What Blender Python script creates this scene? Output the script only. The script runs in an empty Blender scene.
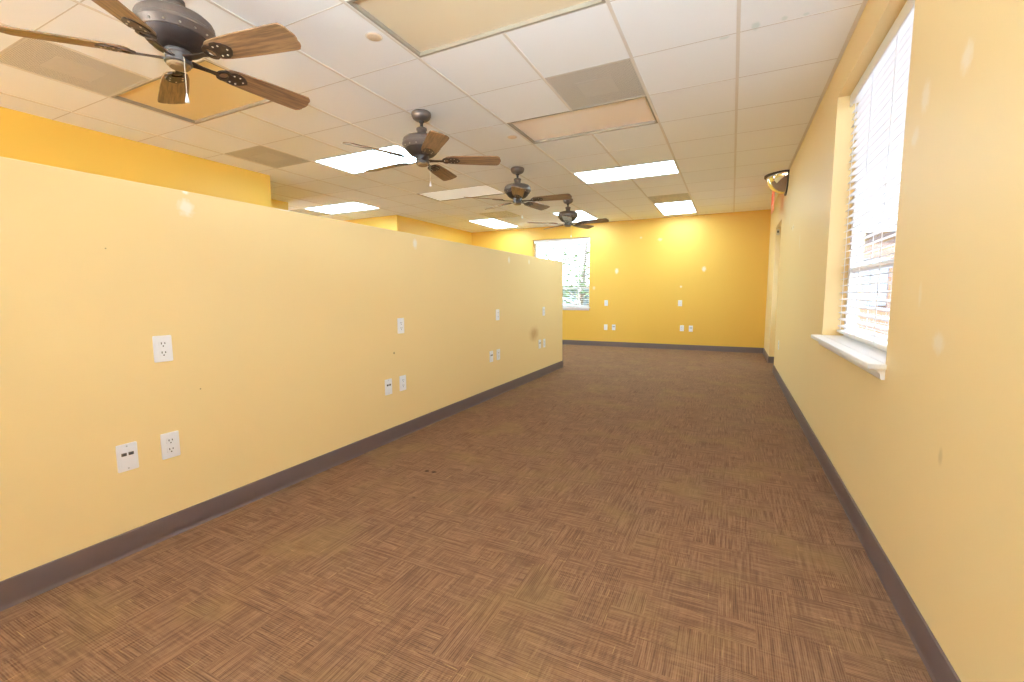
import bpy, bmesh, math, random
from mathutils import Vector, Matrix
random.seed(7)
PI = math.pi
sc = bpy.context.scene
C = sc.collection

# ---------------------------------------------------------------- layout (metres)
H_CAM = 1.102          # camera height
CE = 2.612             # ceiling height
XR = 0.572             # right wall face
XP = -2.288            # partition face
YB = 9.419             # back wall face
YE = 6.39              # far end of the partition
T = 0.6096             # ceiling grid module
OX, OY = 0.582, 2.447  # ceiling grid origin
BB = 0.1025            # baseboard height


def gx(i): return OX + i * T
def gy(j): return OY + j * T


def s2l(c):
    return tuple((v / 255 / 12.92) if v / 255 <= 0.04045 else ((v / 255 + 0.055) / 1.055) ** 2.4 for v in c)


def rgba(c): return (*s2l(c), 1.0)


# ---------------------------------------------------------------- mesh helpers
class MB:
    def __init__(self): self.bm = bmesh.new()

    def box(self, a, b, bevel=0.0, mat=None, seg=1):
        t = bmesh.new()
        bmesh.ops.create_cube(t, size=1)
        a = Vector(a); b = Vector(b)
        for v in t.verts:
            v.co = Vector(((a.x + b.x) / 2 + v.co.x * abs(b.x - a.x), (a.y + b.y) / 2 + v.co.y * abs(b.y - a.y), (a.z + b.z) / 2 + v.co.z * abs(b.z - a.z)))
        if bevel: bmesh.ops.bevel(t, geom=t.edges[:], offset=bevel, segments=seg, affect='EDGES', profile=0.5)
        return self.add(t, mat)

    def add(self, t, mat=None):
        if mat is not None: bmesh.ops.transform(t, matrix=mat, verts=t.verts)
        me = bpy.data.meshes.new('tmp'); t.to_mesh(me); t.free()
        self.bm.from_mesh(me); bpy.data.meshes.remove(me)
        return self

    def lathe(self, prof, n=32, mat=None):
        """prof: (radius, z) from one end to the other, revolved about z."""
        t = bmesh.new(); rings = []
        for r, z in prof:
            if r < 1e-6: rings.append([t.verts.new((0, 0, z))])
            else: rings.append([t.verts.new((r * math.cos(2 * PI * k / n), r * math.sin(2 * PI * k / n), z)) for k in range(n)])
        for p, q in zip(rings, rings[1:]):
            for k in range(n):
                k2 = (k + 1) % n
                if len(p) == 1 and len(q) == 1: continue
                if len(p) == 1: t.faces.new((p[0], q[k], q[k2]))
                elif len(q) == 1: t.faces.new((p[k], q[0], p[k2]))
                else: t.faces.new((p[k], q[k], q[k2], p[k2]))
        for e in (rings[0], rings[-1]):
            if len(e) > 1:
                try: t.faces.new(e)
                except ValueError: pass
        bmesh.ops.recalc_face_normals(t, faces=t.faces[:])
        return self.add(t, mat)

    def prism(self, pts, h0, h1, bevel=0.0, mat=None):
        """outline in xy, extruded from z=h0 to z=h1."""
        t = bmesh.new()
        lo = [t.verts.new((x, y, h0)) for x, y in pts]; hi = [t.verts.new((x, y, h1)) for x, y in pts]
        t.faces.new(lo[::-1]); t.faces.new(hi); n = len(pts)
        for k in range(n): t.faces.new((lo[k], lo[(k + 1) % n], hi[(k + 1) % n], hi[k]))
        bmesh.ops.recalc_face_normals(t, faces=t.faces[:])
        if bevel:
            ed = [e for e in t.edges if abs(e.verts[0].co.z - e.verts[1].co.z) < 1e-7]
            bmesh.ops.bevel(t, geom=ed, offset=bevel, segments=2, affect='EDGES', profile=0.5)
        return self.add(t, mat)

    def tube(self, pts, r, n=8):
        t = bmesh.new(); rings = []
        pts = [Vector(p) for p in pts]
        rr = r if isinstance(r, (list, tuple)) else [r] * len(pts)
        for i, p in enumerate(pts):
            d = (pts[min(i + 1, len(pts) - 1)] - pts[max(i - 1, 0)]).normalized()
            up = Vector((0, 0, 1)) if abs(d.z) < .95 else Vector((1, 0, 0))
            a = d.cross(up).normalized(); b = d.cross(a).normalized()
            rings.append([t.verts.new(p + rr[i] * (a * math.cos(2 * PI * k / n) + b * math.sin(2 * PI * k / n))) for k in range(n)])
        for p, q in zip(rings, rings[1:]):
            for k in range(n): t.faces.new((p[k], p[(k + 1) % n], q[(k + 1) % n], q[k]))
        t.faces.new(rings[0]); t.faces.new(rings[-1])
        bmesh.ops.recalc_face_normals(t, faces=t.faces[:])
        return self.add(t)

    def strip(self, prof, p0, p1, nrm):
        """profile (distance from the wall, z) swept along the floor line p0-p1."""
        t = bmesh.new(); nrm = Vector((*nrm, 0))
        A = [t.verts.new(Vector((*p0, z)) + nrm * d) for d, z in prof]
        B = [t.verts.new(Vector((*p1, z)) + nrm * d) for d, z in prof]
        n = len(prof)
        for k in range(n): t.faces.new((A[k], A[(k + 1) % n], B[(k + 1) % n], B[k]))
        t.faces.new(A[::-1]); t.faces.new(B)
        bmesh.ops.recalc_face_normals(t, faces=t.faces[:])
        return self.add(t)

    def build(self, name, mat, parent=None, smooth=None):
        me = bpy.data.meshes.new(name); self.bm.to_mesh(me); self.bm.free()
        for m in (mat if isinstance(mat, (list, tuple)) else [mat]): me.materials.append(m)
        if smooth:
            for p in me.polygons: p.use_smooth = True
            me.set_sharp_from_angle(angle=math.radians(smooth))
        o = bpy.data.objects.new(name, me); C.objects.link(o)
        if parent is not None: o.parent = parent
        return o


def thing(name, label, cat, loc=(0, 0, 0), rz=0, group=None):
    o = bpy.data.objects.new(name, None); C.objects.link(o)
    o.empty_display_size = .05
    o.location = loc; o.rotation_euler = (0, 0, rz)
    return tag(o, label, cat, group)


def tag(o, label, cat, group=None):
    o['label'] = label; o['category'] = cat
    if group: o['group'] = group
    return o


def struct(o):
    o['kind'] = 'structure'
    return o


def dup(root, loc, rz, label, group=None):
    def rec(o, parent):
        c = o.copy(); C.objects.link(c); c.parent = parent
        for ch in list(o.children): rec(ch, c)
        return c
    r = rec(root, None)
    r.location = loc; r.rotation_euler = (0, 0, rz); r['label'] = label
    if group: r['group'] = group
    return r


# ---------------------------------------------------------------- material helpers
class NT:
    def __init__(self, name):
        self.m = bpy.data.materials.new(name); self.m.use_nodes = True
        self.t = self.m.node_tree; self.b = self.t.nodes['Principled BSDF']; self.out = self.t.nodes['Material Output']
        self.pos = None

    def n(self, kind, **kw):
        x = self.t.nodes.new(kind)
        for k, v in kw.items(): setattr(x, k, v)
        return x

    def l(self, a, b): self.t.links.new(a, b)

    def coord(self):
        if self.pos is None: self.pos = self.n('ShaderNodeTexCoord').outputs['Object']
        return self.pos

    def math(self, op, a, b=None, c=None, clamp=False):
        x = self.n('ShaderNodeMath', operation=op); x.use_clamp = clamp
        for i, v in enumerate((a, b, c)):
            if v is None: continue
            if isinstance(v, (int, float)): x.inputs[i].default_value = v
            else: self.l(v, x.inputs[i])
        return x.outputs[0]

    def smooth(self, v, lo, hi, t0=0., t1=1.):
        x = self.n('ShaderNodeMapRange', interpolation_type='SMOOTHSTEP')
        self.l(v, x.inputs[0])
        for i, q in enumerate((lo, hi, t0, t1)): x.inputs[1 + i].default_value = q
        return x.outputs[0]

    def noise(self, vec=None, scale=5., detail=2., rough=.5):
        x = self.n('ShaderNodeTexNoise'); x.inputs['Scale'].default_value = scale
        x.inputs['Detail'].default_value = detail; x.inputs['Roughness'].default_value = rough
        self.l(vec if vec is not None else self.coord(), x.inputs['Vector'])
        return x.outputs['Fac']

    def mix(self, fac, a, b, mode='MIX'):
        x = self.n('ShaderNodeMix', data_type='RGBA', blend_type=mode)
        for s, v in ((x.inputs[0], fac), (x.inputs[6], a), (x.inputs[7], b)):
            if isinstance(v, (int, float)): s.default_value = v
            elif isinstance(v, tuple): s.default_value = v
            else: self.l(v, s)
        return x.outputs[2]

    def bump(self, h, strength=.1, dist=.002):
        x = self.n('ShaderNodeBump'); x.inputs['Strength'].default_value = strength; x.inputs['Distance'].default_value = dist
        self.l(h, x.inputs['Height']); self.l(x.outputs[0], self.b.inputs['Normal'])

    def blobs(self, lst, soft=.7, wob=.7, wscale=60.):
        """irregular marks: (centre, radii, strength) in object space -> 0..1 mask"""
        nz = self.math('MULTIPLY', self.math('SUBTRACT', self.noise(scale=wscale, detail=2), .5), wob)
        tot = None
        for c, r, s in lst:
            a = self.n('ShaderNodeVectorMath', operation='SUBTRACT'); self.l(self.coord(), a.inputs[0]); a.inputs[1].default_value = c
            d = self.n('ShaderNodeVectorMath', operation='DIVIDE'); self.l(a.outputs[0], d.inputs[0]); d.inputs[1].default_value = r
            e = self.n('ShaderNodeVectorMath', operation='LENGTH'); self.l(d.outputs[0], e.inputs[0])
            f = self.smooth(self.math('ADD', e.outputs['Value'], nz), 1., 1. - soft, 0., s)
            tot = f if tot is None else self.math('MAXIMUM', tot, f)
        return tot

    def set(self, **kw):
        for k, v in kw.items(): self.b.inputs[k.replace('_', ' ')].default_value = v
        return self

    def color(self, v):
        if isinstance(v, tuple): self.b.inputs['Base Color'].default_value = v
        else: self.l(v, self.b.inputs['Base Color'])


def simple(name, col, rough=.5, metal=0., var=.06, nscale=30., bump=0., **kw):
    t = NT(name); t.set(Roughness=rough, Metallic=metal, **kw)
    nz = t.noise(scale=nscale, detail=3)
    c = s2l(col)
    t.color(t.mix(nz, (*[v * (1 - var) for v in c], 1), (*[min(1, v * (1 + var)) for v in c], 1)))
    if bump: t.bump(t.noise(scale=nscale * 4, detail=2), bump)
    return t.m


GOLD = (240, 197, 86)  # deeper yellow for the left walls, partly warm light put into the colour
GOLD_BACK = (235, 186, 78)  # back wall's version of that yellow, warm light toned in as well
PAINT = (237, 209, 150)


def paint(name, col=PAINT, marks=(), smudges=(), dots=()):
    t = NT(name); t.set(Roughness=.48)
    c = s2l(col)
    big = t.noise(scale=.9, detail=3)
    base = t.mix(big, (*[v * .97 for v in c], 1), (*[min(1, v * 1.03) for v in c], 1))
    if marks: base = t.mix(t.blobs(marks), base, rgba((246, 236, 222)))
    if smudges: base = t.mix(t.blobs(smudges, soft=.9, wob=.5, wscale=20), base, rgba((196, 142, 84)))
    if dots: base = t.mix(t.blobs(dots, wob=.3), base, rgba((120, 90, 60)))
    t.color(base)
    t.bump(t.noise(scale=170, detail=2), .12, .002)
    return t.m


W_ = .03
M = {}
M['paint_part'] = paint('yellow_paint_partition', marks=[
    ((XP, 1.233, 1.515), (W_, .045, .05), .75), ((XP, 1.235, 1.585), (W_, .02, .012), 1.), ((XP, 1.74, 1.588), (W_, .07, .006), .8),
    ((XP, 2.905, 1.515), (W_, .035, .05), .85), ((XP, 4.585, 1.50), (W_, .035, .05), .85), ((XP, 5.144, 1.512), (W_, .035, .04), .7)],
    smudges=[((XP, 5.30, .60), (W_, .20, .13), .75)],
    dots=[((XP, 2.617, .669), (W_, .012, .012), .8), ((XP, 1.235, .66), (W_, .005, .005), .7), ((XP, .92, 1.30), (W_, .004, .004), .7)])
M['paint_right'] = paint('yellow_paint_right_wall', marks=[
    ((XR, 1.773, 1.767), (W_, .05, .06), .55), ((XR, 2.078, 1.775), (W_, .055, .07), .5), ((XR, 2.151, 1.663), (W_, .05, .045), .4),
    ((XR, 1.79, .949), (W_, .06, .045), .5), ((XR, 1.97, 1.094), (W_, .02, .06), .3), ((XR, 5.83, 1.82), (W_, .10, .05), .6),
    ((XR, 5.2, 1.6), (W_, .05, .12), .35), ((XR, 6.2, 1.95), (W_, .05, .08), .4)],
    dots=[((XR, 5.95, 1.83), (W_, .03, .012), .8), ((XR, 5.78, 1.82), (W_, .025, .012), .8), ((XR, 1.70, .62), (W_, .02, .035), .22)])
M['paint_back'] = paint('warm_light_paint_back_wall', GOLD_BACK, marks=[
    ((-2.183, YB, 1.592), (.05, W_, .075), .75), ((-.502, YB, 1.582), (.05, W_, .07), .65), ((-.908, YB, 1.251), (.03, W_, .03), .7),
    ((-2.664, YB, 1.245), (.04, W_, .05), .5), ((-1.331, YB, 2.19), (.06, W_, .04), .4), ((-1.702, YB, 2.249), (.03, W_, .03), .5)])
M['paint_left'] = paint('warm_light_paint_left_walls', GOLD)


def carpet():
    t = NT('brown_carpet_tile'); t.set(Roughness=.95)
    t.b.inputs['Specular IOR Level'].default_value = .15
    sep = t.n('ShaderNodeSeparateXYZ'); t.l(t.coord(), sep.inputs[0]); x, y = sep.outputs[0], sep.outputs[1]

    def cell(v, s): return t.math('FLOOR', t.math('DIVIDE', v, s))
    S = .457
    par = t.math('FLOORED_MODULO', t.math('ADD', cell(x, S), cell(y, S)), 2.)
    s2 = S / 4
    cv = t.n('ShaderNodeCombineXYZ'); t.l(cell(x, s2), cv.inputs[0]); t.l(cell(y, s2), cv.inputs[1])
    wn = t.n('ShaderNodeTexWhiteNoise', noise_dimensions='2D'); t.l(cv.outputs[0], wn.inputs['Vector'])
    flip = t.math('GREATER_THAN', wn.outputs['Value'], .66)
    o = t.math('ABSOLUTE', t.math('SUBTRACT', par, flip))          # 0: ribs run along x, 1: along y
    mu = t.n('ShaderNodeMix', data_type='FLOAT'); t.l(o, mu.inputs[0]); t.l(x, mu.inputs[2]); t.l(y, mu.inputs[3])
    mv = t.n('ShaderNodeMix', data_type='FLOAT'); t.l(o, mv.inputs[0]); t.l(y, mv.inputs[2]); t.l(x, mv.inputs[3])
    u, v = mu.outputs[0], mv.outputs[0]

    def st(a, b, off, det=2., rough=.5, cross=False):
        c = t.n('ShaderNodeCombineXYZ'); p_, q_ = (v, u) if cross else (u, v)
        t.l(t.math('MULTIPLY', p_, a), c.inputs[0]); t.l(t.math('MULTIPLY', q_, b), c.inputs[1]); c.inputs[2].default_value = off
        return t.noise(c.outputs[0], scale=1., detail=det, rough=rough)
    weave = t.smooth(t.noise(scale=7., detail=2), .45, .62)
    s_main, s_cross = st(5., 120., 0., 3.), st(6., 120., 11., 3., .5, True)
    mm = t.n('ShaderNodeMix', data_type='FLOAT'); t.l(t.math('MULTIPLY_ADD', weave, .55, .15), mm.inputs[0]); t.l(s_main, mm.inputs[2]); t.l(s_cross, mm.inputs[3])
    streak = t.smooth(mm.outputs[0], .34, .66)
    dash = t.smooth(st(26., 330., 3.), .46, .66)
    fleck = t.math('MAXIMUM', t.smooth(st(8., 190., 7., 1.), .725, .77), t.smooth(st(8., 190., 17., 1., .5, True), .745, .79))
    rib = t.math('MULTIPLY_ADD', t.math('SINE', t.math('MULTIPLY', v, 2 * PI / .0065)), .5, .5)
    col = t.mix(streak, rgba((101, 68, 49)), rgba((146, 108, 79)))
    col = t.mix(t.math('MULTIPLY', dash, .38), col, rgba((84, 58, 42)))
    col = t.mix(t.math('MULTIPLY', rib, .26), col, rgba((172, 141, 109)))
    col = t.mix(t.math('MULTIPLY', t.smooth(t.noise(scale=2.6, detail=3), .48, .68), .38), col, rgba((141, 114, 73)))
    col = t.mix(t.math('MULTIPLY', t.smooth(t.noise(scale=9., detail=3), .52, .70), .22), col, rgba((98, 64, 48)))
    col = t.mix(t.math('MULTIPLY', fleck, .8), col, rgba((182, 146, 98)))
    # tile seams
    def seam(w): return t.math('LESS_THAN', t.math('ABSOLUTE', t.math('SUBTRACT', t.math('FRACT', t.math('DIVIDE', w, S)), .5)), .4955)
    sm = t.math('MULTIPLY', seam(x), seam(y))
    col = t.mix(t.math('MULTIPLY', t.math('SUBTRACT', 1., sm), .14), col, rgba((72, 50, 36)))
    col = t.mix(t.blobs([((-1.684, 2.195, 0), (.022, .02, .1), .85), ((-1.634, 2.201, 0), (.024, .02, .1), .9), ((-1.52, 1.86, 0), (.015, .012, .1), .5)], wob=.5, wscale=80), col, rgba((52, 32, 24)))
    t.color(col)
    h = t.math('ADD', t.math('MULTIPLY', rib, .6), st(200., 200., 1.))
    t.bump(h, .35, .003)
    return t.m


M['carpet'] = carpet()


def tile_mat():
    t = NT('ceiling_tile_white'); t.set(Roughness=.9)
    nz = t.noise(scale=260, detail=2)
    col = t.mix(nz, rgba((240, 237, 232)), rgba((250, 248, 244)))
    sp = [((px, py, CE), r, s) for px, py, r, s in STAINS]
    col = t.mix(t.blobs(sp, soft=.6, wob=.6, wscale=40), col, rgba((196, 212, 200)))
    t.color(col); t.bump(nz, .15, .001)
    return t.m


STAINS = [(.06, 3.03, (.03, .06, .1), .5), (.20, 3.02, (.02, .03, .1), .45), (.30, 3.03, (.02, .02, .1), .4), (-.10, 3.08, (.04, .02, .1), .4)]
M['tile'] = tile_mat()
M['grid'] = simple('white_grid_metal', (226, 216, 202), .45, 0, .03)
M['gap'] = simple('plenum_shadow_gap', (70, 62, 54), .9)
M['tee'] = simple('shaded_cross_tee_metal', (208, 196, 180), .5, 0, .03)  # darker than the white tees, their joint shadow put into the colour
M['frame_shade'] = simple('shade_grey_fixture_frame', (158, 144, 122), .5, 0, .03)  # frames of unlit panels, greyed to hold the shadow on their inner edges
M['base'] = simple('grey_brown_vinyl', (104, 86, 82), .42, 0, .05, 8)
M['white'] = simple('white_plastic', (238, 238, 242), .35, 0, .02)
M['slot'] = simple('dark_slot', (66, 58, 54), .6)
M['jackdark'] = simple('bronze_jack', (110, 92, 70), .5)
M['screw'] = simple('steel_screw', (190, 190, 190), .3, .8)
M['wtrim'] = simple('white_trim_paint', (244, 242, 240), .4, 0, .02)
M['bronze'] = simple('aged_bronze', (112, 97, 86), .42, .45, .18, 60)
M['bronze_dark'] = simple('dark_bronze', (62, 50, 44), .5, .4, .15, 60)
M['iron_plate'] = simple('pierced_bronze', (74, 56, 44), .45, .5, .15, 60)
M['stud'] = simple('worn_brass_stud', (196, 182, 160), .35, .6)
M['pewter'] = simple('brushed_pewter', (112, 106, 102), .38, .75, .15, 80)
M['tancap'] = simple('tan_cap', (140, 112, 76), .5, .3)
M['chain'] = simple('pale_chain', (226, 214, 190), .4, .3)
M['vent'] = None
M['black'] = simple('black_rubber_trim', (58, 44, 36), .5)
M['mirror'] = simple('silvered_dome', (236, 234, 230), .03, 1.0, .01)
M['greyplastic'] = simple('grey_plastic', (216, 198, 168), .5)


def wood():
    t = NT('walnut_blade'); t.set(Roughness=.42)
    mp = t.n('ShaderNodeMapping'); mp.inputs['Scale'].default_value = (5., 60., 20.); t.l(t.coord(), mp.inputs[0])
    info = t.n('ShaderNodeObjectInfo')
    off = t.n('ShaderNodeVectorMath', operation='ADD'); t.l(mp.outputs[0], off.inputs[0])
    sc_ = t.math('MULTIPLY', info.outputs['Random'], 40.)
    cb = t.n('ShaderNodeCombineXYZ'); t.l(sc_, cb.inputs[0]); t.l(sc_, cb.inputs[1]); t.l(cb.outputs[0], off.inputs[1])
    a = t.noise(off.outputs[0], 1., 5., .6)
    mp2 = t.n('ShaderNodeMapping'); mp2.inputs['Scale'].default_value = (12., 260., 20.); t.l(t.coord(), mp2.inputs[0])
    b = t.noise(mp2.outputs[0], 1., 2.)
    col = t.mix(t.smooth(a, .3, .7), rgba((108, 78, 52)), rgba((160, 122, 84)))
    col = t.mix(t.math('MULTIPLY', t.smooth(b, .5, .7), .4), col, rgba((84, 52, 32)))
    t.color(col)
    return t.m


M['wood'] = wood()


def vent_mat():
    t = NT('perforated_grey_metal'); t.set(Roughness=.55)
    v = t.n('ShaderNodeTexVoronoi'); v.inputs['Scale'].default_value = 120.; v.inputs['Randomness'].default_value = 0.
    t.l(t.coord(), v.inputs['Vector'])
    hole = t.math('LESS_THAN', v.outputs['Distance'], .34)
    t.color(t.mix(hole, rgba((212, 203, 190)), rgba((146, 136, 124))))
    return t.m


M['vent'] = vent_mat()
M['ventplate'] = simple('grey_metal_plate', (200, 191, 178), .5)


def lamp_lens(name, col, strength):
    t = NT(name); t.set(Roughness=.4); t.color(rgba((245, 243, 238)))
    t.b.inputs['Emission Color'].default_value = (*s2l(col), 1); t.b.inputs['Emission Strength'].default_value = strength
    v = t.n('ShaderNodeTexVoronoi'); v.inputs['Scale'].default_value = 90.; t.l(t.coord(), v.inputs['Vector'])
    t.bump(v.outputs['Distance'], .2, .002)
    return t.m


def dull_lens(name, a, b):
    t = NT(name); t.set(Roughness=.32)
    v = t.n('ShaderNodeTexVoronoi'); v.inputs['Scale'].default_value = 110.; t.l(t.coord(), v.inputs['Vector'])
    t.color(t.mix(t.noise(scale=1.6, detail=1), rgba(a), rgba(b))); t.bump(v.outputs['Distance'], .15, .002)
    return t.m


LAMP = 15.0
SUN = 85.
M['lens_lit'] = lamp_lens('lit_prismatic_lens', (200, 236, 255), LAMP)
M['lens_cream'] = dull_lens('unlit_cream_lens', (230, 208, 170), (234, 214, 178))
M['lens_amber'] = dull_lens('unlit_lens_wall_reflection', (234, 204, 150), (240, 212, 160))  # yellow of the walls reflected in this lens, put into its colour
M['lens_peach'] = dull_lens('unlit_peach_lens', (252, 226, 206), (254, 236, 220))
M['lens_white'] = lamp_lens('white_lens_added_glow', (236, 242, 255), .22)  # faint glow added so this panel looks whiter than the ceiling


def glass_mat():
    t = NT('window_glass')
    tr = t.n('ShaderNodeBsdfTransparent'); gl = t.n('ShaderNodeBsdfGlossy'); gl.inputs['Roughness'].default_value = .02
    geo = t.n('ShaderNodeNewGeometry'); dt = t.n('ShaderNodeVectorMath', operation='DOT_PRODUCT')
    t.l(geo.outputs['Normal'], dt.inputs[0]); t.l(geo.outputs['Incoming'], dt.inputs[1])
    fr = t.math('MULTIPLY_ADD', t.math('POWER', t.math('SUBTRACT', 1., t.math('ABSOLUTE', dt.outputs['Value']), clamp=True), 5.), .6, .03)
    mx = t.n('ShaderNodeMixShader'); t.l(fr, mx.inputs[0]); t.l(tr.outputs[0], mx.inputs[1]); t.l(gl.outputs[0], mx.inputs[2])
    t.l(mx.outputs[0], t.out.inputs['Surface'])
    return t.m


M['glass'] = glass_mat()


def slat_mat(name, col, tr_f):
    t = NT(name)
    d = t.n('ShaderNodeBsdfDiffuse'); d.inputs['Color'].default_value = rgba(col)
    tr = t.n('ShaderNodeBsdfTranslucent'); tr.inputs['Color'].default_value = rgba(col)
    mx = t.n('ShaderNodeMixShader'); mx.inputs[0].default_value = tr_f
    t.l(d.outputs[0], mx.inputs[1]); t.l(tr.outputs[0], mx.inputs[2]); t.l(mx.outputs[0], t.out.inputs['Surface'])
    return t.m


M['slat'] = slat_mat('white_vinyl_slat', (246, 240, 236), .3)
M['leaf'] = slat_mat('pale_green_leaf', (70, 82, 54), .4)
M['leaf_dark'] = slat_mat('grey_green_leaf', (54, 64, 52), .4)
M['bark'] = simple('grey_bark', (118, 104, 96), .9, 0, .3, 12)
M['concrete'] = simple('pale_concrete', (222, 219, 212), .9, 0, .06, 3)
M['asphalt'] = simple('grey_asphalt', (62, 61, 62), .95, 0, .2, 6)
M['lawn'] = simple('mown_grass', (62, 74, 44), .95, 0, .3, 12)
M['siding'] = simple('brown_stucco', (96, 66, 48), .9, 0, .08, 5)
M['bluegrey'] = simple('blue_grey_stucco', (88, 92, 98), .9, 0, .08, 5)
M['doorpaint'] = simple('cream_door_paint', (236, 220, 180), .45)
M['steel'] = simple('satin_steel', (170, 168, 164), .3, .9)


def exit_mat(name, col, e):
    t = NT(name); t.set(Roughness=.3); t.color(rgba(col))
    t.b.inputs['Emission Color'].default_value = rgba((255, 70, 40)); t.b.inputs['Emission Strength'].default_value = e
    return t.m


M['exit_panel'] = exit_mat('lit_pink_acrylic', (244, 176, 150), .12)
M['exit_red'] = exit_mat('lit_red_letter', (238, 112, 90), .35)

# ---------------------------------------------------------------- setting
YR, XL = -3.0, -9.0     # rear and far-left limits of the room
WT = .2
struct(MB().box((XL - .2, YR - .2, -.1), (XR + WT, YB + WT, 0)).build('floor', M['carpet']))

# openings in the right wall: (y0, y1, z0, z1)
WIN = (2.275, 3.70, .81, 2.38)
DOOR = (7.24, 8.15, 0., 2.12)


def wall_y(openings, x0, x1, y0, y1):
    m = MB(); y = y0
    for a, b, z0, z1 in sorted(openings):
        m.box((x0, y, 0), (x1, a, CE + .1))
        if z0 > 0: m.box((x0, a, 0), (x1, b, z0))
        m.box((x0, a, z1), (x1, b, CE + .1)); y = b
    m.box((x0, y, 0), (x1, y1, CE + .1))
    return m


struct(wall_y([WIN, DOOR], XR, XR + WT, YR - .2, YB).build('wall_right', M['paint_right']))
BW = (-4.10, -2.765, .83, 2.335)
m = MB()
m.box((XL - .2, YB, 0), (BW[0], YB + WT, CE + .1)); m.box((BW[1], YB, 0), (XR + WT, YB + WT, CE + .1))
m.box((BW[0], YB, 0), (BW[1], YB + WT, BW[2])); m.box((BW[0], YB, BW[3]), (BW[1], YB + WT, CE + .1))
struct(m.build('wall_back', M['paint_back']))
struct(MB().box((XP - .12, YR, 0), (XP, YE, 1.59), .004).build('wall_partition', M['paint_part']))
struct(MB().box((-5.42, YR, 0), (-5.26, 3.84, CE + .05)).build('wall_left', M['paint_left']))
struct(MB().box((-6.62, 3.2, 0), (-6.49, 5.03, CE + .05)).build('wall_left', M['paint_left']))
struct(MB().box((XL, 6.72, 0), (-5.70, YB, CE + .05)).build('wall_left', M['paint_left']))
FILL_LWIN = (4.5, 5.9, .80, 1.9)  # window added in the left bay to let in fill daylight
struct(wall_y([FILL_LWIN], XL - .2, XL, YR, YB).build('wall_left', M['paint_left']))
# glazed openings added behind the camera to bring in fill daylight
FILL_RW1, FILL_RW2 = (-2.15, -1.0, .10, 1.75), (-5.05, -2.55, .10, 2.30)
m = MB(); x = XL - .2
for a, b, z0, z1 in (FILL_RW2, FILL_RW1):
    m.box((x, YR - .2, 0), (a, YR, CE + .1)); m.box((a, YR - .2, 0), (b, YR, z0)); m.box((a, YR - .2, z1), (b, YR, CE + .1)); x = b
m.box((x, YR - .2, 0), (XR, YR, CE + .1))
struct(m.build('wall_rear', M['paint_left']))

prof = [(0, 0), (.0135, 0), (.013, .003), (.011, .006), (.0095, .010), (.009, .02), (.009, BB - .006), (.007, BB - .001), (.004, BB), (0, BB)]
m = MB().strip(prof, (XR, YR), (XR, DOOR[0]), (-1, 0))
m.strip(prof, (XR - .009, DOOR[1]), (XR + .11, DOOR[1]), (0, -1)).strip(prof, (XR, DOOR[1]), (XR, YB), (-1, 0))
m.strip(prof, (XR, DOOR[0]), (XR + .11, DOOR[0]), (0, 1))
struct(m.build('baseboard_right', M['base'], smooth=40))
struct(MB().strip(prof, (-5.70, YB), (XR, YB), (0, -1)).build('baseboard_back', M['base'], smooth=40))
m = MB().strip(prof, (XP, YR), (XP, YE + .009), (1, 0)).strip(prof, (XP - .12, YE), (XP + .009, YE), (0, 1)).strip(prof, (XP - .12, YR), (XP - .12, YE + .009), (-1, 0))
struct(m.build('baseboard_partition', M['base'], smooth=40))
struct(MB().strip(prof, (-5.26, YR), (-5.26, 3.84), (1, 0)).strip(prof, (-5.70, 6.72), (-5.70, YB), (1, 0)).build('baseboard_left', M['base'], smooth=40))

# ---------------------------------------------------------------- ceiling: fixtures first, tiles in the cells left over
# (kind, i0, j0, i1, j1, label)
LIGHTS = [
    ('lit', -8, 2, -6, 3, 'lit fluorescent ceiling light behind the blades of the second fan'),
    ('lit', -12, 5, -10, 6, 'lit fluorescent ceiling light low over the top of the yellow partition, beside a dark vent'),
    ('lit', -4, 5, -2, 6, 'lit fluorescent ceiling light, the wide bright one over the middle of the carpet'),
    ('lit', -9, 9, -8, 11, 'lit ceiling light in the far left corner by the back wall'),
    ('lit', -3, 9, -2, 11, 'lit ceiling light near the back wall beside a tan vent, closest to the exit sign'),
    ('lit', -6, 9, -5, 11, 'lit ceiling light right behind the farthest ceiling fan'),
    ('cream', -4, -1, -2, 0, 'large unlit cream ceiling light panel at the top edge over the camera side'),
    ('amber', -8, -1, -6, 0, 'unlit amber yellow ceiling light panel seen below the nearest fan'),
    ('peach', -4, 2, -2, 3, 'unlit peach tinted ceiling light panel touching the grey vent'),
    ('white', -8, 5, -6, 6, 'dim white ceiling light panel between the second and third fans'),
    ('lit', -8, -5, -6, -4, 'added unseen fluorescent fill light behind the camera on the far side of the partition'),  # added out of view to brighten the space behind the partition
    ('lit', -13, 1, -11, 2, 'added unseen fluorescent fill light beyond the left wall'),  # added out of view to brighten the left side
]
VENTS = [
    (-3, 1, 'square grey perforated ceiling vent touching the unlit peach light panel'),
    (-8, -2, 'square grey perforated ceiling vent behind the left blade of the nearest fan'),
    (-9, 1, 'square brownish perforated ceiling vent at the corner of the lit panel behind the second fan'),
    (-13, 5, 'dark perforated ceiling vent peeking over the partition beside a lit panel'),
    (-8, 8, 'perforated ceiling vent behind the blades of the third fan'),
    (-3, 8, 'tan perforated ceiling vent directly in front of the lit panel near the exit sign'),
]
occ = set()
for k, i0, j0, i1, j1, _ in LIGHTS: occ |= {(i, j) for i in range(i0, i1) for j in range(j0, j1)}
occ |= {(i, j) for i, j, _ in VENTS}
I0, I1, J0, J1 = -16, 1, -9, 12
m = MB()
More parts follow.
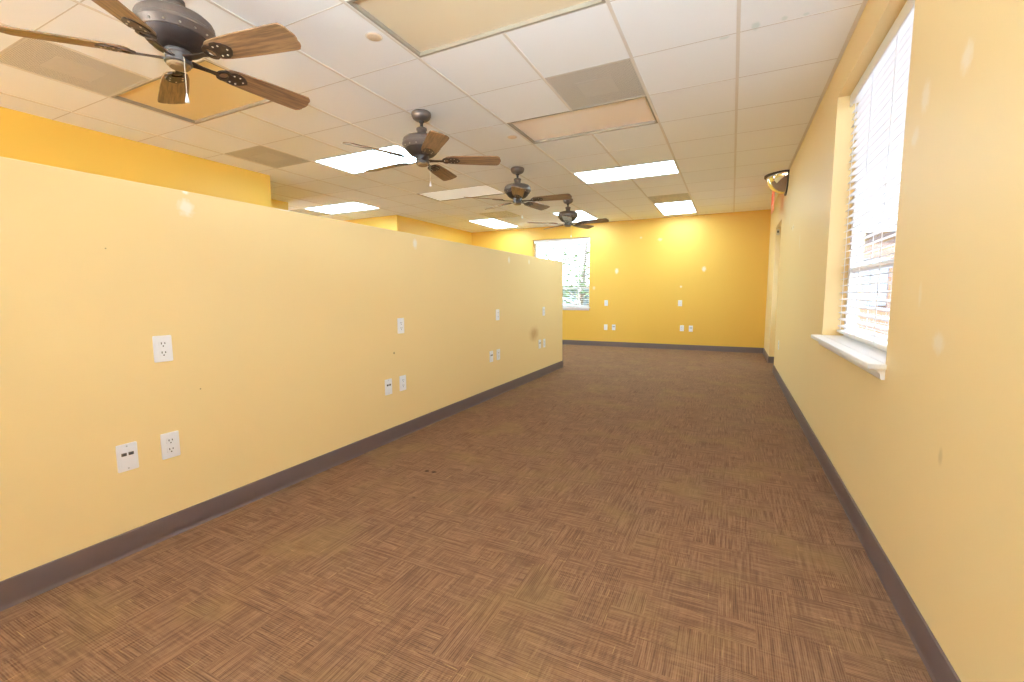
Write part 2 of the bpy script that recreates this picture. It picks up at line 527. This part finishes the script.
for i in range(I0, I1):
    for j in range(J0, J1):
        if (i, j) in occ: continue
        x0, x1 = gx(i) + .003, min(gx(i + 1) - .003, XR); y0, y1 = gy(j), min(gy(j + 1), YB)
        if x1 <= x0 or y1 <= y0: continue
        m.box((x0, y0, CE), (x1, y1, CE + .015))
ceil = struct(m.build('ceiling', M['tile']))
struct(MB().box((XL - .2, YR - .2, CE + .10), (XR + WT, YB + WT, CE + .2)).build('ceiling', M['gap'], ceil))
m = MB()
for i in range(I0, I1 + 1):
    if gx(i) > XR: continue
    y = YR; js = [j for j in range(J0, J1) if (i, j) in occ and (i - 1, j) in occ and any(k0 < i < k1 and b <= j < d for _, k0, b, k1, d, _l in LIGHTS)]
    spans = []; a = YR
    for j in js:
        spans.append((a, gy(j))); a = gy(j + 1)
    spans.append((a, YB))
    for a, b in spans:
        if b - a > .01: m.box((gx(i) - .010, a, CE - .0035), (gx(i) + .010, b, CE + .02), .001)
m.box((XR - .022, YR, CE - .003), (XR, YB, CE), .0008)
struct(m.build('ceiling_grid_runners', M['grid'], ceil))
m = MB()
for j in range(J0, J1 + 1):
    blocks = sorted((i0, i1) for _, i0, b, i1, d, _l in LIGHTS if b < j < d)
    a = XL
    for i0, i1 in blocks:
        m.box((a, gy(j) - .003, CE - .0008), (gx(i0), gy(j) + .003, CE + .004)); a = gx(i1)
    m.box((a, gy(j) - .003, CE - .0008), (XR - .022, gy(j) + .003, CE + .004))
struct(m.build('ceiling_cross_tees', M['tee'], ceil))

for kind, i0, j0, i1, j1, lab in LIGHTS:
    x0, x1, y0, y1 = gx(i0), gx(i1), gy(j0), gy(j1)
    cx, cy = (x0 + x1) / 2, (y0 + y1) / 2; hx, hy = (x1 - x0) / 2, (y1 - y0) / 2
    L = thing('ceiling_light', lab, 'ceiling light', (cx, cy, CE), 0, 'fluorescent ceiling lights')
    rec = .006 if kind in ('lit', 'white') else .022
    fw = .014
    m = MB(); a, b = hx - .010, hy - .004
    for s in (-1, 1):
        m.box((s * a, -b, -.001), (s * (a - fw), b, .055 if rec > .01 else .05), .001)
        m.box((-a + fw, s * b, -.001), (a - fw, s * (b - fw), .055 if rec > .01 else .05), .001)
    m.build('frame', M['grid' if kind == 'lit' else 'frame_shade'], L)
    MB().box((-a + fw - .003, -b + fw - .003, rec), (a - fw + .003, b - fw + .003, rec + .006)).build('lens', M['lens_' + kind], L)
    MB().box((-a + .004, -b + .004, .056), (a - .004, b - .004, .10), .01).build('housing', M['grid'], L)

for i, j, lab in VENTS:
    x0, x1, y0, y1 = gx(i), gx(i + 1), gy(j), gy(j + 1)
    V = thing('ceiling_vent', lab, 'vent', ((x0 + x1) / 2, (y0 + y1) / 2, CE), 0, 'perforated ceiling vents')
    h = T / 2 - .005
    MB().box((-h, -h, .001), (h, h, .008), .001).build('perforated_panel', M['vent'], V)
    m = MB()
    for s in (-1, 1):
        m.box((s * h, -h, -.001), (s * (h - .014), h, .002), .0006); m.box((-h, s * h, -.001), (h, s * (h - .014), .002), .0006)
    m.build('frame', M['ventplate'], V)
    MB().box((-.13, -.13, -.0005), (.13, .13, .003), .001).build('center_plate', M['ventplate'], V)
    MB().lathe([(.15, .009), (.15, .06), (0, .06)], 24).build('duct_collar', M['gap'], V)

for x, y, lab in ((-1.94, 2.137, 'round flat sprinkler cover on the ceiling tile beside the large unlit cream panel'),
                  (-1.953, 4.0, 'round flat sprinkler cover on the ceiling beside the unlit peach panel')):
    S_ = thing('ceiling_sprinkler', lab, 'sprinkler', (x, y, CE), 0, 'sprinkler covers')
    MB().lathe([(0, -.006), (.036, -.006), (.041, -.004), (.042, 0), (0, 0)], 28).build('cover_disc', simple('cover_disc_paint', (222, 196, 164), .5), S_, smooth=40)
    MB().lathe([(.043, -.002), (.050, -.001), (.050, 0), (.043, 0)], 28).build('rim', M['grid'], S_, smooth=40)

# ---------------------------------------------------------------- ceiling fans
ZB = 2.236 - CE     # blade height relative to the ceiling


def make_fan():
    F = thing('ceiling_fan', '', 'ceiling fan', (0, 0, CE), 0, 'five bladed ceiling fans in a row')
    MB().lathe([(0, 0), (.074, 0), (.079, -.005), (.081, -.016), (.079, -.032), (.070, -.050), (.052, -.064), (.030, -.070), (0, -.071)], 36).build('canopy', M['bronze'], F, smooth=35)
    MB().lathe([(0, -.066), (.024, -.069), (.021, -.080), (.0125, -.086), (.0115, -.20), (0, -.20)], 20).build('downrod', M['bronze_dark'], F, smooth=35)
    MB().lathe([(0, -.122), (.034, -.122), (.043, -.127), (.044, -.140), (.038, -.144), (.037, -.186), (.042, -.196), (.052, -.202), (0, -.202)], 28).build('collar', M['bronze'], F, smooth=35)
    mo = MB().lathe([(0, -.188), (.055, -.190), (.105, -.196), (.138, -.206), (.151, -.217), (.156, -.228), (.157, -.250), (.1615, -.254), (.1615, -.266), (.157, -.272), (.143, -.294), (.138, -.296)], 48).build('motor_housing', M['bronze'], F, smooth=35)
    MB().lathe([(0, -.285), (.1375, -.2945), (.134, -.302), (.118, -.324), (.098, -.342), (.075, -.352), (0, -.352)], 40).build('motor_base', M['bronze_dark'], F, smooth=35)
    st = MB().lathe([(0, -.004), (.004, -.003), (.006, 0), (.004, .003), (0, .004)], 8).build('stud', M['stud'], mo, smooth=60)
    for k in range(16):
        a = 2 * PI * (k + .5) / 16
        c = st if k == 0 else st.copy()
        if k: C.objects.link(c)
        c.location = (.150 * math.cos(a), .150 * math.sin(a), -.2838)
    MB().lathe([(0, -.350), (.052, -.350), (.056, -.354), (.056, -.366), (.053, -.370), (.053, -.394), (.056, -.398), (.056, -.406), (.05, -.410), (0, -.410)], 36).build('switch_housing', M['pewter'], F, smooth=35)
    MB().lathe([(0, -.409), (.048, -.409), (.047, -.419), (.038, -.427), (0, -.429)], 32).build('bottom_cap', M['tancap'], F, smooth=35)
    ch = MB().tube([(.054, -.02, -.392), (.062, -.024, -.398), (.064, -.025, -.41), (.064, -.025, -.565)], .0016, 6).build('pull_chain', M['chain'], F)
    MB().lathe([(0, -.558), (.003, -.560), (.004, -.570), (.0085, -.590), (.009, -.600), (0, -.602)], 14, Matrix.Translation((.064, -.025, 0))).build('pull_tassel', M['white'], ch, smooth=40)
    # blade and blade iron, built along +x
    hw = [(.185, 0.0), (.187, .022), (.196, .040), (.215, .052), (.26, .060), (.36, .066), (.50, .071), (.60, .0735), (.628, .0725), (.643, .058), (.649, .046), (.650, .030), (.656, .016), (.658, 0)]
    pts = hw + [(r, -w) for r, w in hw[-2:0:-1]]
    bl = bpy.data.meshes.new('blade')
    b = MB().prism(pts, -.0035, .0035, .0015)
    blade = b.build('blade', M['wood'], F)
    # iron: curved arm, an open ring and a leaf-shaped plate screwed under the blade
    m = MB()
    m.prism([(.05, -.020), (.09, -.013), (.14, -.010), (.175, -.014), (.175, .014), (.14, .010), (.09, .013), (.05, .020)], -.016, -.009, .001)
    n = 20; out = [(.198 + .034 * math.cos(2 * PI * k / n), .040 * math.sin(2 * PI * k / n)) for k in range(n)]
    inn = [(.198 + .020 * math.cos(2 * PI * k / n), .025 * math.sin(2 * PI * k / n)) for k in range(n)]
    for k in range(n):
        k2 = (k + 1) % n
        m.prism([out[k], out[k2], inn[k2], inn[k]], -.012, -.0045)
    leaf = [(.218, .030), (.235, .046), (.262, .046), (.288, .034), (.306, .016), (.315, 0)]
    m.prism(leaf + [(r, -w) for r, w in leaf[-2::-1]], -.0095, -.004, .001)
    iron = m.build('blade_iron', M['iron_plate'], F)
    scr0 = MB().lathe([(0, -.0125), (.003, -.012), (.0048, -.0095), (0, -.0095)], 8).build('screw', M['stud'], iron)
    scr = []
    for px, py in ((.238, .027), (.238, -.027), (.266, .028), (.266, -.028), (.292, 0)):
        c = scr0 if not scr else scr0.copy()
        if scr: C.objects.link(c)
        c.location = (px, py, 0); scr.append(c)
    pitch = math.radians(-13)
    for k in range(5):
        for o in (blade, iron):
            c = o if k == 0 else o.copy()
            if k: C.objects.link(c)
            c.parent = F
            c.matrix_local = Matrix.Translation((0, 0, ZB)) @ Matrix.Rotation(2 * PI * k / 5, 4, 'Z') @ Matrix.Rotation(pitch, 4, 'X')
            if k and o is iron:
                for q0 in scr:
                    q = q0.copy(); C.objects.link(q); q.parent = c
    return F


FANS = [(-2.405, 1.315, 11.2, 'dark bronze ceiling fan with wooden blades, the largest and nearest, cut by the top edge'),
        (-2.372, 3.14, 30.5, 'bronze ceiling fan second from the camera, in front of a lit ceiling panel'),
        (-2.360, 4.97, 7.8, 'bronze ceiling fan third from the camera, with a dim white panel beyond its left blades'),
        (-2.395, 6.91, -.4, 'small far bronze ceiling fan nearest the back window')]
fan0 = make_fan()
for k, (x, y, a, lab) in enumerate(FANS):
    if k == 0:
        fan0.location = (x, y, CE); fan0.rotation_euler = (0, 0, math.radians(a)); fan0['label'] = lab
    else: dup(fan0, (x, y, CE), math.radians(a), lab)

# ---------------------------------------------------------------- outlets and data plates (front is local -y, origin at the wall)


def rrect(w, h, r, n=5):
    o = []
    for cx, cy, a0 in ((w / 2 - r, h / 2 - r, 0), (-w / 2 + r, h / 2 - r, 90), (-w / 2 + r, -h / 2 + r, 180), (w / 2 - r, -h / 2 + r, 270)):
        for k in range(n + 1):
            a = math.radians(a0 + 90 * k / n); o.append((cx + r * math.cos(a), cy + r * math.sin(a)))
    return o


TOF = Matrix.Rotation(PI / 2, 4, 'X')    # local xy outline -> xz plane, +z -> -y


def make_outlet():
    o = thing('wall_outlet', '', 'outlet', group='white wall outlets')
    MB().prism(rrect(.074, .118, .005), 0, .006, .0018, TOF).build('cover_plate', M['white'], o)
    for s in (-1, 1):
        f = MB().prism(rrect(.034, .030, .009), .005, .0085, .0008, TOF @ Matrix.Translation((0, s * .0205, 0))).build('socket', M['white'], o)
        q = MB()
        for dx, dy, w, h in ((-.0068, .004, .0034, .009), (.0068, .004, .0034, .0075)):
            q.box((dx - w / 2, -.0090, s * .0205 + dy - h / 2), (dx + w / 2, -.0082, s * .0205 + dy + h / 2))
        q.lathe([(0, .0082), (.0030, .0082), (.0030, .0090), (0, .0090)], 10, TOF @ Matrix.Translation((0, s * .0205 - .0085, 0)))
        q.build('slots', M['slot'], f)
    MB().lathe([(0, .005), (.0032, .005), (.0028, .0072), (0, .0075)], 10, TOF).build('screw', M['white'], o)
    return o


def make_data():
    o = thing('wall_data_outlet', '', 'data outlet', group='white data plates')
    MB().prism(rrect(.074, .118, .005), 0, .006, .0018, TOF).build('cover_plate', M['white'], o)
    MB().prism(rrect(.050, .082, .003), .005, .0072, .0006, TOF).build('insert', M['white'], o)
    for s in (-1, 1):
        j = MB().prism(rrect(.019, .0135, .002), .006, .0085, .0005, TOF @ Matrix.Translation((s * .0125, .014, 0))).build('jack', M['jackdark'], o)
        MB().prism(rrect(.012, .007, .001), .0083, .0088, 0, TOF @ Matrix.Translation((s * .0125, .0135, 0))).build('jack_opening', M['slot'], j)
        MB().lathe([(0, .0055), (.0032, .0055), (.0028, .0072), (0, .0075)], 10, TOF @ Matrix.Translation((0, s * .048, 0))).build('screw', M['screw'], o)
    return o


outlet0, data0 = make_outlet(), make_data()
R90 = PI / 2
OUT = [((XP, 1.09, .872), R90, 'white duplex outlet alone at mid height on the partition, nearest the camera'),
       ((XP, 1.087, .427), R90, 'white duplex outlet low on the partition, right of the nearest data plate'),
       ((XP, 2.70, .872), R90, 'white outlet at mid height on the partition between the nearest and third outlet groups'),
       ((XP, 2.703, .423), R90, 'white outlet low on the partition in the second outlet group from the camera'),
       ((XP, 4.293, .89), R90, 'white outlet at mid height on the partition, third outlet group from the camera'),
       ((XP, 4.30, .452), R90, 'white outlet low on the partition, third outlet group from the camera'),
       ((XP, 5.626, .882), R90, 'white outlet at mid height by the far end of the partition'),
       ((XP, 5.645, .445), R90, 'white outlet low by the far end of the partition, right one of the pair'),
       ((-2.395, YB, .925), 0, 'white outlet at mid height on the back wall, right of the far window'),
       ((-2.395, YB, .41), 0, 'white outlet low on the back wall nearest the far window'),
       ((-.915, YB, .925), 0, 'white outlet at mid height on the middle of the back wall'),
       ((-.865, YB, .43), 0, 'white outlet low on the middle of the back wall, left of a data plate'),
       ((XR, 6.66, .44), -R90, 'white outlet low on the right wall before the doorway')]
DAT = [((XP, .924, .425), R90, 'white data plate with two dark jacks low on the partition, nearest the camera'),
       ((XP, 2.54, .423), R90, 'white data plate with a dark jack low on the partition, second group from the camera'),
       ((XP, 4.14, .45), R90, 'white data plate low on the partition, third group from the camera'),
       ((XP, 5.485, .448), R90, 'white data plate low by the far end of the partition beside a brown smudge'),
       ((-2.225, YB, .41), 0, 'white data plate low on the back wall, right of the outlet nearest the far window'),
       ((-.70, YB, .425), 0, 'white data plate low on the middle of the back wall, right of an outlet')]
for src, lst in ((outlet0, OUT), (data0, DAT)):
    for k, (loc, rz, lab) in enumerate(lst):
        if k == 0: src.location = loc; src.rotation_euler = (0, 0, rz); src['label'] = lab
        else: dup(src, loc, rz, lab)

# ---------------------------------------------------------------- windows


def window(name, w, h, z0, loc, rz, glass_d=.15):
    """structure: frame, sashes and glass, local x along the wall, +y outwards, origin at opening's lower-left corner"""
    o = bpy.data.objects.new(name, None); C.objects.link(o); o.location = loc; o.rotation_euler = (0, 0, rz); struct(o)
    m = MB(); f = .045; d0, d1 = glass_d - .03, glass_d + .03
    m.box((0, d0, 0), (f, d1, h), .003); m.box((w - f, d0, 0), (w, d1, h), .003); m.box((f, d0, 0), (w - f, d1, f), .003); m.box((f, d0, h - f), (w - f, d1, h), .003)
    m.box((f, d0 + .01, h * .27), (w - f, d1 - .01, h * .27 + .035), .003)
    struct(m.build('frame', M['wtrim'], o))
    struct(MB().box((f, glass_d - .003, f), (w - f, glass_d + .003, h - f)).build('pane', M['glass'], o))
    return o


# right wall window: local +x -> -y of the world, so start at the far jamb
wR = window('window_1', WIN[1] - WIN[0], WIN[3] - WIN[2], WIN[2], (XR, WIN[1], WIN[2]), -R90)
wB = window('window_2', BW[1] - BW[0], BW[3] - BW[2], BW[2], (BW[0], YB, BW[2]), 0)

for k_, q in enumerate((FILL_RW1, FILL_RW2)):  # windows added in the rear wall so daylight fills the room
    window('window_%d' % (3 + k_), q[1] - q[0], q[3] - q[2], q[2], (q[1], YR, q[2]), PI)
window('window_5', FILL_LWIN[1] - FILL_LWIN[0], FILL_LWIN[3] - FILL_LWIN[2], FILL_LWIN[2], (XL, FILL_LWIN[0], FILL_LWIN[2]), PI / 2)

# sill with apron under the right-hand window, and a thin one at the back
m = MB().box((XR + .0005, WIN[0], WIN[2] - .018), (XR + .125, WIN[1], WIN[2] + .006))
m.box((XR - .062, WIN[0] - .02, WIN[2] - .018), (XR, WIN[1] + .03, WIN[2] + .006), .004, None, 2)
sill = struct(m.build('trim_1', M['wtrim']))
ap = [(0, -.060), (.012, -.060), (.016, -.052), (.018, -.036), (.028, -.028), (.034, -.018), (0, -.018)]
m = MB().strip([(d, z + WIN[2]) for d, z in ap], (XR, WIN[0] - .005), (XR, WIN[1] + .015), (-1, 0))
struct(m.build('apron', M['wtrim'], sill))
m = MB().box((BW[0] - .02, YB - .03, BW[2] - .02), (BW[1] + .02, YB - .001, BW[2] + .004), .004).box((BW[0], YB - .001, BW[2] - .02), (BW[1], YB + .12, BW[2] + .004)).box((BW[0], YB - .012, BW[2] - .065), (BW[1], YB, BW[2] - .02), .003)
struct(m.build('trim_2', M['wtrim']))


def blind(label, w, h, loc, rz, tilt, cords, d=.105):
    """horizontal slat blind in a window recess; local frame as the window's"""
    B = thing('window_blind', label, 'window blind', loc, rz)
    MB().box((.008, d - .040, h - .075), (w - .008, d - .028, h - .002), .002).box((.008, d - .028, h - .058), (w - .008, d + .026, h - .004), .002).build('headrail', M['wtrim'], B)
    m = MB(); z = .075; n = 0
    c = 10
    while z < h - .08:
        t = bmesh.new(); prof_ = []
        for k in range(c + 1):
            s = -1 + 2 * k / c; prof_.append((s * .025, .003 * (1 - s * s)))
        vs = [[t.verts.new((x, p, q + e)) for p, q in prof_] for x in (.012, w - .012) for e in (0, .0026)]
        A0, A1, B0, B1 = vs
        for k in range(c):
            t.faces.new((A0[k], A0[k + 1], B0[k + 1], B0[k])); t.faces.new((A1[k], B1[k], B1[k + 1], A1[k + 1]))
        t.faces.new((A0[0], B0[0], B1[0], A1[0])); t.faces.new((A0[c], A1[c], B1[c], B0[c]))
        t.faces.new(A0 + A1[::-1]); t.faces.new(B0[::-1] + B1)
        bmesh.ops.recalc_face_normals(t, faces=t.faces[:])
        m.add(t, Matrix.Translation((0, d, z)) @ Matrix.Rotation(tilt, 4, 'X')); z += .0445
    m.build('slats', M['slat'], B)
    MB().box((.010, d - .027, .030), (w - .010, d + .027, .048), .004).build('bottom_rail', M['wtrim'], B)
    for x in cords:
        q = MB()
        for dd in (-.0275, .0275): q.box((x - .006, d + dd - .0008, .03), (x + .006, d + dd + .0008, h - .058))
        q.build('ladder_tape', M['wtrim'], B)
    return B


wr, hr = WIN[1] - WIN[0], WIN[3] - WIN[2]
blind('white horizontal blind with cord tapes filling the window in the right wall', wr, hr - .0, (XR, WIN[1], WIN[2]), -R90, math.radians(10), [.12, .50, .90, 1.30])
wb, hb = BW[1] - BW[0], BW[3] - BW[2]
blind('open white horizontal blind in the far window beyond the partition, with trees outside', wb, hb, (BW[0], YB, BW[2]), 0, math.radians(0), [.16, wb / 2, wb - .16 - .12], .085)

# ---------------------------------------------------------------- door with glass in the right wall
D = bpy.data.objects.new('door_1', None); C.objects.link(D); D.location = (XR, DOOR[1], 0); D.rotation_euler = (0, 0, -R90); struct(D)
w = DOOR[1] - DOOR[0]; dd = .13
m = MB()
for a, b in (((.035, 0, .012), (.16, 0, 2.08)), ((w - .16, 0, .012), (w - .035, 0, 2.08)), ((.16, 0, 1.95), (w - .16, 0, 2.08)), ((.16, 0, .012), (w - .16, 0, .85))):
    m.box((a[0], dd, a[2]), (b[0], dd + .044, b[2]), .003)
struct(m.build('door_panel', M['doorpaint'], D))
m = MB()
for a, b in (((0, 0), (.035, 2.12)), ((w - .035, 0), (w, 2.12)), ((.035, 2.085), (w - .035, 2.12))): m.box((a[0], dd - .02, a[1]), (b[0], dd + .06, b[1]), .002)
struct(m.build('door_frame', M['doorpaint'], D))
struct(MB().box((.16, dd + .018, .85), (w - .16, dd + .026, 1.95)).build('pane', M['glass'], D))
m = MB().box((w - .13, dd - .055, .98), (w - .115, dd, 1.0), .002).box((w - .30, dd - .060, .98), (w - .11, dd - .045, 1.0), .004)
struct(m.build('door_handle', M['steel'], D))

# ---------------------------------------------------------------- safety mirror in the wall / ceiling corner
YM, RM = 6.80, .235
Q = thing('safety_mirror', 'shiny quarter dome safety mirror with dark rim where right wall meets ceiling', 'mirror', (XR, YM, CE - .004))
t = bmesh.new(); n1, n2 = 24, 14; g = []
for a in range(n1 + 1):               # a: angle along the wall/ceiling edge, b: angle from the wall to the ceiling
    row = []
    for b in range(n2 + 1):
        al = PI * a / n1; be = PI / 2 * b / n2
        row.append(t.verts.new((-RM * math.sin(al) * math.sin(be), -RM * math.cos(al), -RM * math.sin(al) * math.cos(be))))
    g.append(row)
for a in range(n1):
    for b in range(n2): t.faces.new((g[a][b], g[a + 1][b], g[a + 1][b + 1], g[a][b + 1]))
bmesh.ops.remove_doubles(t, verts=t.verts, dist=1e-5)
bmesh.ops.recalc_face_normals(t, faces=t.faces[:])
for f in t.faces: f.smooth = True
m = MB(); m.add(t); dome = m.build('mirror_dome', M['mirror'], Q)
so = dome.modifiers.new('Solidify', 'SOLIDIFY'); so.thickness = .003; so.offset = -1
for p in dome.data.polygons: p.use_smooth = True
m = MB(); nn = 30
for k in range(nn):
    a0, a1 = PI * k / nn, PI * (k + 1) / nn; ro, ri = RM + .022, RM - .004
    def pt(r, a): return (r * math.sin(a), -r * math.cos(a))
    q = [pt(ro, a0), pt(ro, a1), pt(ri, a1), pt(ri, a0)]
    m.prism([(-x, y) for x, y in q], -.014, .003)                                                  # on the ceiling
    m.prism([(x, y) for x, y in q], 0, .014, 0, Matrix(((0, 0, -1, 0), (0, 1, 0, 0), (-1, 0, 0, 0), (0, 0, 0, 1))))   # on the wall
m.box((-.014, -RM - .022, -.014), (0, -RM + .01, .003)).box((-.014, RM - .01, -.014), (0, RM + .022, .003))
m.build('rim', M['black'], Q)

# ---------------------------------------------------------------- exit sign hung from the ceiling by the doorway
E_ = thing('exit_sign', 'red glowing exit sign hanging from the ceiling beside the right wall by the doorway', 'exit sign', (.462, 7.34, CE))
MB().box((-.03, -.16, -.045), (.03, .16, 0), .004).build('mount', M['grid'], E_)
MB().box((-.007, -.165, -.375), (.007, .165, -.045), .002).build('panel', M['exit_panel'], E_)
cu = bpy.data.curves.new('exit_text', 'FONT'); cu.body = 'EXIT'; cu.size = .19; cu.extrude = .0015; cu.align_x = 'CENTER'; cu.align_y = 'CENTER'
to = bpy.data.objects.new('exit_text', cu); C.objects.link(to)
bpy.context.view_layer.update()
tm = bpy.data.meshes.new_from_object(to.evaluated_get(bpy.context.evaluated_depsgraph_get()))
bpy.data.objects.remove(to); tm.materials.clear(); tm.materials.append(M['exit_red'])
for s in (-1, 1):
    l = bpy.data.objects.new('lettering', tm); C.objects.link(l); l.parent = E_
    l.location = (s * .0085, 0, -.21); l.rotation_euler = (PI / 2, 0, s * PI / 2); l.scale = (.62, 1.25, 1)

K = thing('door_sensor', 'small grey box high on the far side of the doorway in the right wall', 'sensor', (XR + .03, DOOR[1], 2.05))
MB().box((-.022, -.03, -.045), (.022, 0, .045), .005, None, 2).build('case', M['greyplastic'], K)
MB().box((-.012, -.033, -.01), (.012, -.029, .022), .001).build('lens', M['slot'], K)

# ---------------------------------------------------------------- outside
struct(MB().box((-30, -25, -.25), (.9, 9.5, -.15)).build('ground', M['concrete']))
struct(MB().box((.9, -25, -.26), (40, 60, -.16)).build('ground', M['asphalt']))
struct(MB().box((-30, 9.5, -.25), (.9, 60, -.15)).build('ground', M['lawn']))


def tree(x, y, h, r, n, leafmat, label, lean=0.):
    tr = thing('tree', label, 'tree', (x, y, -.15), 0, 'trees outside the far window')
    m = MB(); top = Vector((lean, 0, h * .8))
    m.tube([(0, 0, 0), (lean * .2, .02, h * .3), (lean * .6, -.03, h * .55), top], [.10, .085, .06, .03], 8)
    ends = []
    for k in range(16):
        f = random.uniform(.12, .8); p = Vector((lean * f, 0, h * .8 * f)); a = random.uniform(0, 2 * PI); L = r * random.uniform(.6, 1.)
        e = p + Vector((math.cos(a) * L, math.sin(a) * L, L * random.uniform(.0, .6)))
        m.tube([p, (p + e) / 2 + Vector((0, 0, .1)), e], [.035, .022, .008], 6); ends += [(p + e) / 2, e, e]
    m.build('trunk', M['bark'], tr, smooth=50)
    t = bmesh.new()
    for k in range(n):
        c = random.choice(ends) + Vector([random.gauss(0, .38) for _ in range(3)])
        s = random.uniform(.05, .10)
        R = Matrix.Rotation(random.uniform(0, 6.3), 3, 'Z') @ Matrix.Rotation(random.uniform(-1.2, 1.2), 3, 'X')
        vs = [t.verts.new(c + R @ Vector(q)) for q in ((-s, 0, 0), (0, -s * .45, .01), (s, 0, 0), (0, s * .45, .01))]
        t.faces.new(vs)
    mm = MB(); mm.add(t); mm.build('foliage', leafmat, tr)


tree(-4.2, 13.2, 4.6, 1.3, 1500, M['leaf'], 'pale leafy tree outside the far window, close to the glass', .3)
tree(-8.4, 16.4, 5.2, 1.6, 1700, M['leaf_dark'], 'grey green tree outside the far window behind the pale one', -.2)
tree(-4.4, 20.5, 6.0, 1.8, 1900, M['leaf'], 'tall pale tree farther outside the far window', .4)
b = thing('neighbor_building', 'low blue grey building seen low through the far window', 'building', (-9.4, 24, -.15))
MB().box((-4, -1.5, 0), (2.2, 1.5, 1.7), .02).build('walls', M['bluegrey'], b)
MB().box((-4.15, -1.65, 1.7), (2.35, 1.65, 1.85), .02).build('roof', M['concrete'], b)
b = thing('street_building', 'brown building glimpsed through the slats of the right window', 'building', (5.0, 18, -.15))
MB().box((-2.9, -2.5, 0), (3.5, 2.5, 2.9), .02).build('walls', M['siding'], b)
MB().box((-3.0, -2.6, 2.9), (3.6, 2.6, 3.2), .02).build('roof', M['concrete'], b)
for k_ in range(3): MB().box((-2.3 + 2 * k_, -2.53, .9), (-1.2 + 2 * k_, -2.49, 2.2), .01).build('window_panel', M['bluegrey'], b)

# ---------------------------------------------------------------- light
wd = bpy.data.worlds.new('overcast_sky'); sc.world = wd; wd.use_nodes = True
nt = wd.node_tree; bg = nt.nodes['Background']
tc = nt.nodes.new('ShaderNodeTexCoord'); sp = nt.nodes.new('ShaderNodeSeparateXYZ'); nt.links.new(tc.outputs['Generated'], sp.inputs[0])
cr = nt.nodes.new('ShaderNodeValToRGB'); nt.links.new(sp.outputs[2], cr.inputs[0])
cr.color_ramp.elements[0].color = (.78, .93, 1.1, 1); cr.color_ramp.elements[1].color = (.66, .85, 1.1, 1)
nt.links.new(cr.outputs[0], bg.inputs[0]); bg.inputs[1].default_value = 5.0

su = bpy.data.lights.new('sun', 'SUN'); su.energy = SUN; su.angle = math.radians(.6); su.color = (.80, .97, 1.18)
so_ = bpy.data.objects.new('sun', su); C.objects.link(so_)
so_.rotation_euler = Vector((.35, .34, -1.1)).to_track_quat('-Z', 'Y').to_euler()

la = bpy.data.lights.new('camera_flash', 'AREA'); la.shape = 'DISK'; la.size = .16; la.energy = 58; la.color = (.70, .97, 1.3); la.spread = math.radians(104)
fl = bpy.data.objects.new('camera_flash', la); C.objects.link(fl); fl.location = (.28, -.45, 1.62)
fl.rotation_euler = (fl.location + Vector((-.46, .74, .80)) - fl.location).to_track_quat('-Z', 'Y').to_euler()

# ---------------------------------------------------------------- camera
F_PX, YAW, PITCH, ROLL = 445.1, -.4573, -.1026, -.0057
cy, sy, cp, spp = math.cos(YAW), math.sin(YAW), math.cos(PITCH), math.sin(PITCH)
fw = Vector((sy * cp, cy * cp, spp)); rt = Vector((cy, -sy, 0)); up = rt.cross(fw)
c_, s_ = math.cos(ROLL), math.sin(ROLL)
r2 = c_ * rt + s_ * up; u2 = -s_ * rt + c_ * up
cam = bpy.data.cameras.new('camera'); cam.sensor_width = 36; cam.lens = F_PX / 1024 * 36; cam.clip_start = .02
co = bpy.data.objects.new('camera', cam); C.objects.link(co)
co.matrix_world = Matrix(((r2.x, u2.x, -fw.x, 0), (r2.y, u2.y, -fw.y, 0), (r2.z, u2.z, -fw.z, H_CAM), (0, 0, 0, 1)))
sc.camera = co

vs = sc.view_settings
vs.view_transform = 'Standard'; vs.look = 'None'; vs.gamma = 1; vs.use_curve_mapping = False; vs.exposure = 0.28
sc.cycles.use_denoising = True
sc.cycles.max_bounces = 14; sc.cycles.diffuse_bounces = 8; sc.cycles.transparent_max_bounces = 16
